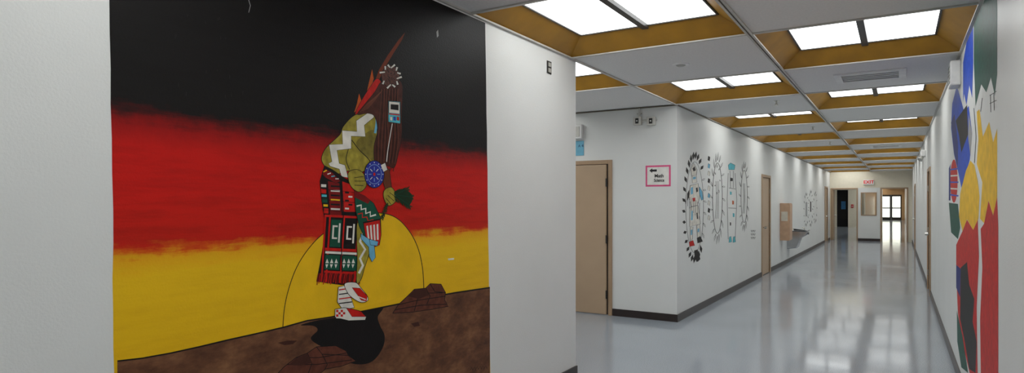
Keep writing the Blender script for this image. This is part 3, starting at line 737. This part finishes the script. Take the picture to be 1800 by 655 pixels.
# ---------------- FIXTURES ----------------
a=onx(961,106,XL); b=onx(968.5,131,XL)
e=empty('outlet_plate',(XL,(a.y+b.y)/2,b.z),label='dark framed duplex outlet plate high on white wall',category='outlet')
MB().box((XL,a.y,b.z),(XL+0.006,b.y,a.z),dark).build('plate',parent=e,bevel=0.002)
h=(a.z-b.z)
for k in (0.1,0.54): MB().box((XL+0.006,a.y+0.014,b.z+h*k),(XL+0.01,b.y-0.014,b.z+h*(k+0.34)),mat('outlet_grey',(170,168,160),0.4)).build('receptacle',parent=e,bevel=0.002)
c0=ony(1122,213,YC); c1=ony(1146,213,YC)
e=empty('surface_conduit_boxes',(c0.x,YC,c0.z-0.06),label='pair of pale surface outlet boxes joined by conduit on wall',category='electrical box')
pale=mat('pale_grey_paint',(205,203,196),0.4)
for c in (c0,c1):
    MB().box((c.x-0.055,YC-0.05,c.z-0.055),(c.x+0.055,YC,c.z+0.055),pale).build('junction_box',parent=e,bevel=0.005)
    MB().box((c.x-0.022,YC-0.054,c.z-0.034),(c.x+0.022,YC-0.05,c.z+0.034),dark).tube((c.x,YC-0.054,c.z),(c.x,YC-0.057,c.z),0.01,0.01,white).build('receptacle',parent=e)
cv=MB().tube((c0.x+0.055,YC-0.02,c0.z),(c1.x-0.055,YC-0.02,c0.z),0.012,0.012,pale).tube((c0.x+0.02,YC-0.02,c0.z+0.055),(c0.x+0.02,YC-0.02,ZC-0.012),0.01,0.01,pale)
cv.box((c0.x-0.01,YC-0.028,c0.z+0.09),(c0.x+0.05,YC,c0.z+0.105),pale).tube((c1.x+0.055,YC-0.02,c0.z),(c1.x+0.075,YC-0.02,c0.z),0.012,0.012,pale)
cv.build('conduit',parent=e)
a=ony(1026,219,YC); b=ony(1026,244,YC)
e=empty('wall_emergency_light',(a.x-0.09,YC,b.z),label='small white emergency exit light above blue sign',category='alarm')  # white emergency exit light box
MB().box((a.x-0.18,YC-0.07,b.z),(a.x,YC,a.z),white).build('housing',parent=e,bevel=0.01)
MB().box((a.x-0.15,YC-0.078,b.z+0.03),(a.x-0.03,YC-0.07,a.z-0.03),pale).build('lens',parent=e,bevel=0.003)
a=ony(1026.5,247,YC); b=ony(1026.5,273,YC)
e=empty('blue_room_sign',(a.x-0.11,YC,b.z),label='light blue room sign on white wall beside door',category='sign')
MB().box((a.x-0.22,YC-0.006,b.z),(a.x,YC,a.z),mat('sign_blue',(110,178,205),0.4)).build('sign_plate',parent=e,bevel=0.002)
def text(body,loc,size,mt,parent,rot,ext=0.0008,align='CENTER',name='lettering',bold=0.0):
    cu=bpy.data.curves.new(name,'FONT'); cu.body=body; cu.size=size; cu.extrude=ext; cu.align_x=align; cu.align_y='CENTER'
    cu.offset=size*bold
    o=bpy.data.objects.new(name,cu); scene.collection.objects.link(o)
    cu.materials.append(mt)
    bpy.context.view_layer.update()
    dg=bpy.context.evaluated_depsgraph_get()
    me=bpy.data.meshes.new_from_object(o.evaluated_get(dg)); bpy.data.objects.remove(o)
    me.materials.clear(); me.materials.append(mt)
    o=bpy.data.objects.new(name,me); scene.collection.objects.link(o)
    o.rotation_euler=rot; o.parent=parent; o.location=Vector(loc)-WO[parent.name]
    return o
ink=mat('ink_black',(18,16,18),0.5)
text('A 4',(a.x-0.045,YC-0.008,(a.z+b.z)/2+0.03),0.055,mat('sign_text_blue',(30,60,110),0.4),e,(math.pi/2,0,0))
a=ony(1135,291,YC); b=ony(1179,327,YC)
x0,x1,z0,z1=a.x,b.x,(b.z+ony(1135,328,YC).z)/2,a.z
e=empty('direction_sign',((x0+x1)/2,YC,z0),label='white paper sign reading Math Science with pink border',category='sign')
MB().box((x0,YC-0.002,z0),(x1,YC,z1),mat('pink_card',(226,88,138),0.6)).build('pink_border',parent=e)
bw=0.022
MB().box((x0+bw,YC-0.0035,z0+bw),(x1-bw,YC-0.002,z1-bw),mat('paper',(232,230,224),0.6)).build('paper_sheet',parent=e)
xm=(x0+x1)/2+0.015
text('Math',(xm,YC-0.0045,z0+0.135),0.06,ink,e,(math.pi/2,0,0),bold=0.025)
text('Science',(xm,YC-0.0045,z0+0.078),0.056,ink,e,(math.pi/2,0,0),bold=0.025).scale=(0.8,1,1)
zc=z1-0.066; xa=x0+0.05
MB().face([(xa,YC-0.0045,zc),(xa+0.04,YC-0.0045,zc-0.03),(xa+0.04,YC-0.0045,zc-0.014),(xa+0.1,YC-0.0045,zc-0.014),(xa+0.1,YC-0.0045,zc+0.014),(xa+0.04,YC-0.0045,zc+0.014),(xa+0.04,YC-0.0045,zc+0.03)],ink).build('arrow',parent=e)
ex=ony(1527,320,YE)
e=empty('exit_sign',(ex.x,YE,ex.z-0.1),label='white exit sign with red letters on end wall',category='sign')
MB().box((ex.x-0.18,YE-0.06,ex.z-0.1),(ex.x+0.18,YE,ex.z+0.1),white).build('housing',parent=e,bevel=0.008)
text('EXIT',(ex.x,YE-0.0615,ex.z),0.175,mat('exit_red',(225,30,22),0.4,emit=0.15),e,(math.pi/2,0,0),bold=0.03)
e=empty('drinking_fountain',(XL,17.2,0.35),label='stainless steel wall mounted drinking fountain beside tan panel',category='drinking fountain')
def pr(name,pts,y0,y1,m,bevel=0.01):
    mb=MB(); n=len(pts)
    A=[(x,y0,z) for x,z in pts];B=[(x,y1,z) for x,z in pts]
    mb.face(list(reversed(A)),m); mb.face(B,m)
    for i in range(n):
        j=(i+1)%n; mb.face((A[i],A[j],B[j],B[i]),m)
    bm=bmesh.new(); 
    o=mb.build(name,parent=e); bm.from_mesh(o.data); bmesh.ops.remove_doubles(bm,verts=bm.verts,dist=1e-5); bmesh.ops.recalc_face_normals(bm,faces=bm.faces); bm.to_mesh(o.data); bm.free()
    bv=o.modifiers.new('b','BEVEL'); bv.width=bevel; bv.segments=2
    return o
pr('basin_body',[(XL,0.35),(XL+0.22,0.38),(XL+0.30,0.62),(XL+0.42,0.70),(XL+0.46,0.76),(XL+0.46,0.80),(XL,0.80)],17.0,17.42,steel)
pr('basin_top',[(XL,0.80),(XL+0.47,0.80),(XL+0.48,0.83),(XL+0.44,0.83),(XL+0.40,0.81),(XL+0.12,0.81),(XL+0.08,0.86),(XL,0.86)],16.98,17.44,steel,0.006)
MB().tube((XL+0.36,17.34,0.81),(XL+0.36,17.34,0.87),0.012,0.01,chrome).tube((XL+0.36,17.34,0.87),(XL+0.31,17.34,0.89),0.011,0.009,chrome).build('spout',parent=e)
MB().box((XL+0.46,17.12,0.72),(XL+0.475,17.3,0.76),dark).build('push_bar',parent=e)
e=empty('wall_cabinet',(XL,16.1,0.62),label='tan metal box cabinet mounted on wall beside drinking fountain',category='cabinet')
cabm=mat('cabinet_tan',(196,160,130),0.45)
MB().box((XL,15.9,0.62),(XL+0.2,16.35,1.5),cabm).build('body',parent=e,bevel=0.006)
MB().box((XL+0.2,15.92,0.64),(XL+0.212,16.33,1.48),cabm).build('door',parent=e,bevel=0.003)
MB().box((XL+0.03,15.893,1.08),(XL+0.17,15.9,1.3),mat('cabinet_label',(214,206,190),0.5)).build('label_plate',parent=e)
yc=6.5
e=empty('wall_speaker_box',(XR,yc,2.5),label='white boxy wall alarm speaker high above abstract mural',category='speaker')
MB().box((XR-0.075,yc-0.12,2.49),(XR,yc+0.12,2.7),white).build('housing',parent=e,bevel=0.012)
sp=MB()
for i in range(5): sp.box((XR-0.08,yc-0.08,2.52+i*0.033),(XR-0.075,yc+0.08,2.535+i*0.033),grey)
sp.build('grille',parent=e)
e=empty('emergency_light',(XR,14.5,2.35),label='small white twin head emergency light on wall',category='emergency light')
MB().box((XR-0.08,14.35,2.4),(XR,14.65,2.52),white).build('housing',parent=e,bevel=0.01)
for yy in (14.4,14.6): MB().tube((XR-0.05,yy,2.4),(XR-0.09,yy-0.03,2.34),0.02,0.045,grey).build('lamp_head',parent=e)
e=empty('blue_poster',(-2.98,44.59,1.0),label='blue poster glimpsed in dark doorway',category='poster')
MB().box((-3.1,44.58,1.1),(-2.85,44.6,1.6),mat('poster_blue',(60,130,190),0.5)).build('poster_sheet',parent=e)
e=empty('red_wall_box',(-2.45,44,1.3),label='small red alarm pull box on cream wall',category='alarm')
MB().box((-2.52,43.93,1.2),(-2.38,44,1.4),mat('alarm_red',(190,30,25),0.4)).build('housing',parent=e,bevel=0.01)
MB().box((-2.5,43.92,1.28),(-2.4,43.93,1.31),white).build('pull_handle',parent=e)

# ---------------- WORLD + CAMERA ----------------
w=bpy.data.worlds.new('world'); scene.world=w; w.use_nodes=True
w.node_tree.nodes['Background'].inputs[0].default_value=(0.5,0.5,0.5,1); w.node_tree.nodes['Background'].inputs[1].default_value=0.3
cd=bpy.data.cameras.new('camera'); cd.sensor_width=36; cd.lens=36*F/1800; cd.shift_y=(HZ-327.5)/1800
co=bpy.data.objects.new('camera',cd); scene.collection.objects.link(co)
co.location=(0,0,CH); co.rotation_euler=(math.pi/2,0,TH)
cd.clip_start=0.05; cd.clip_end=200
scene.camera=co
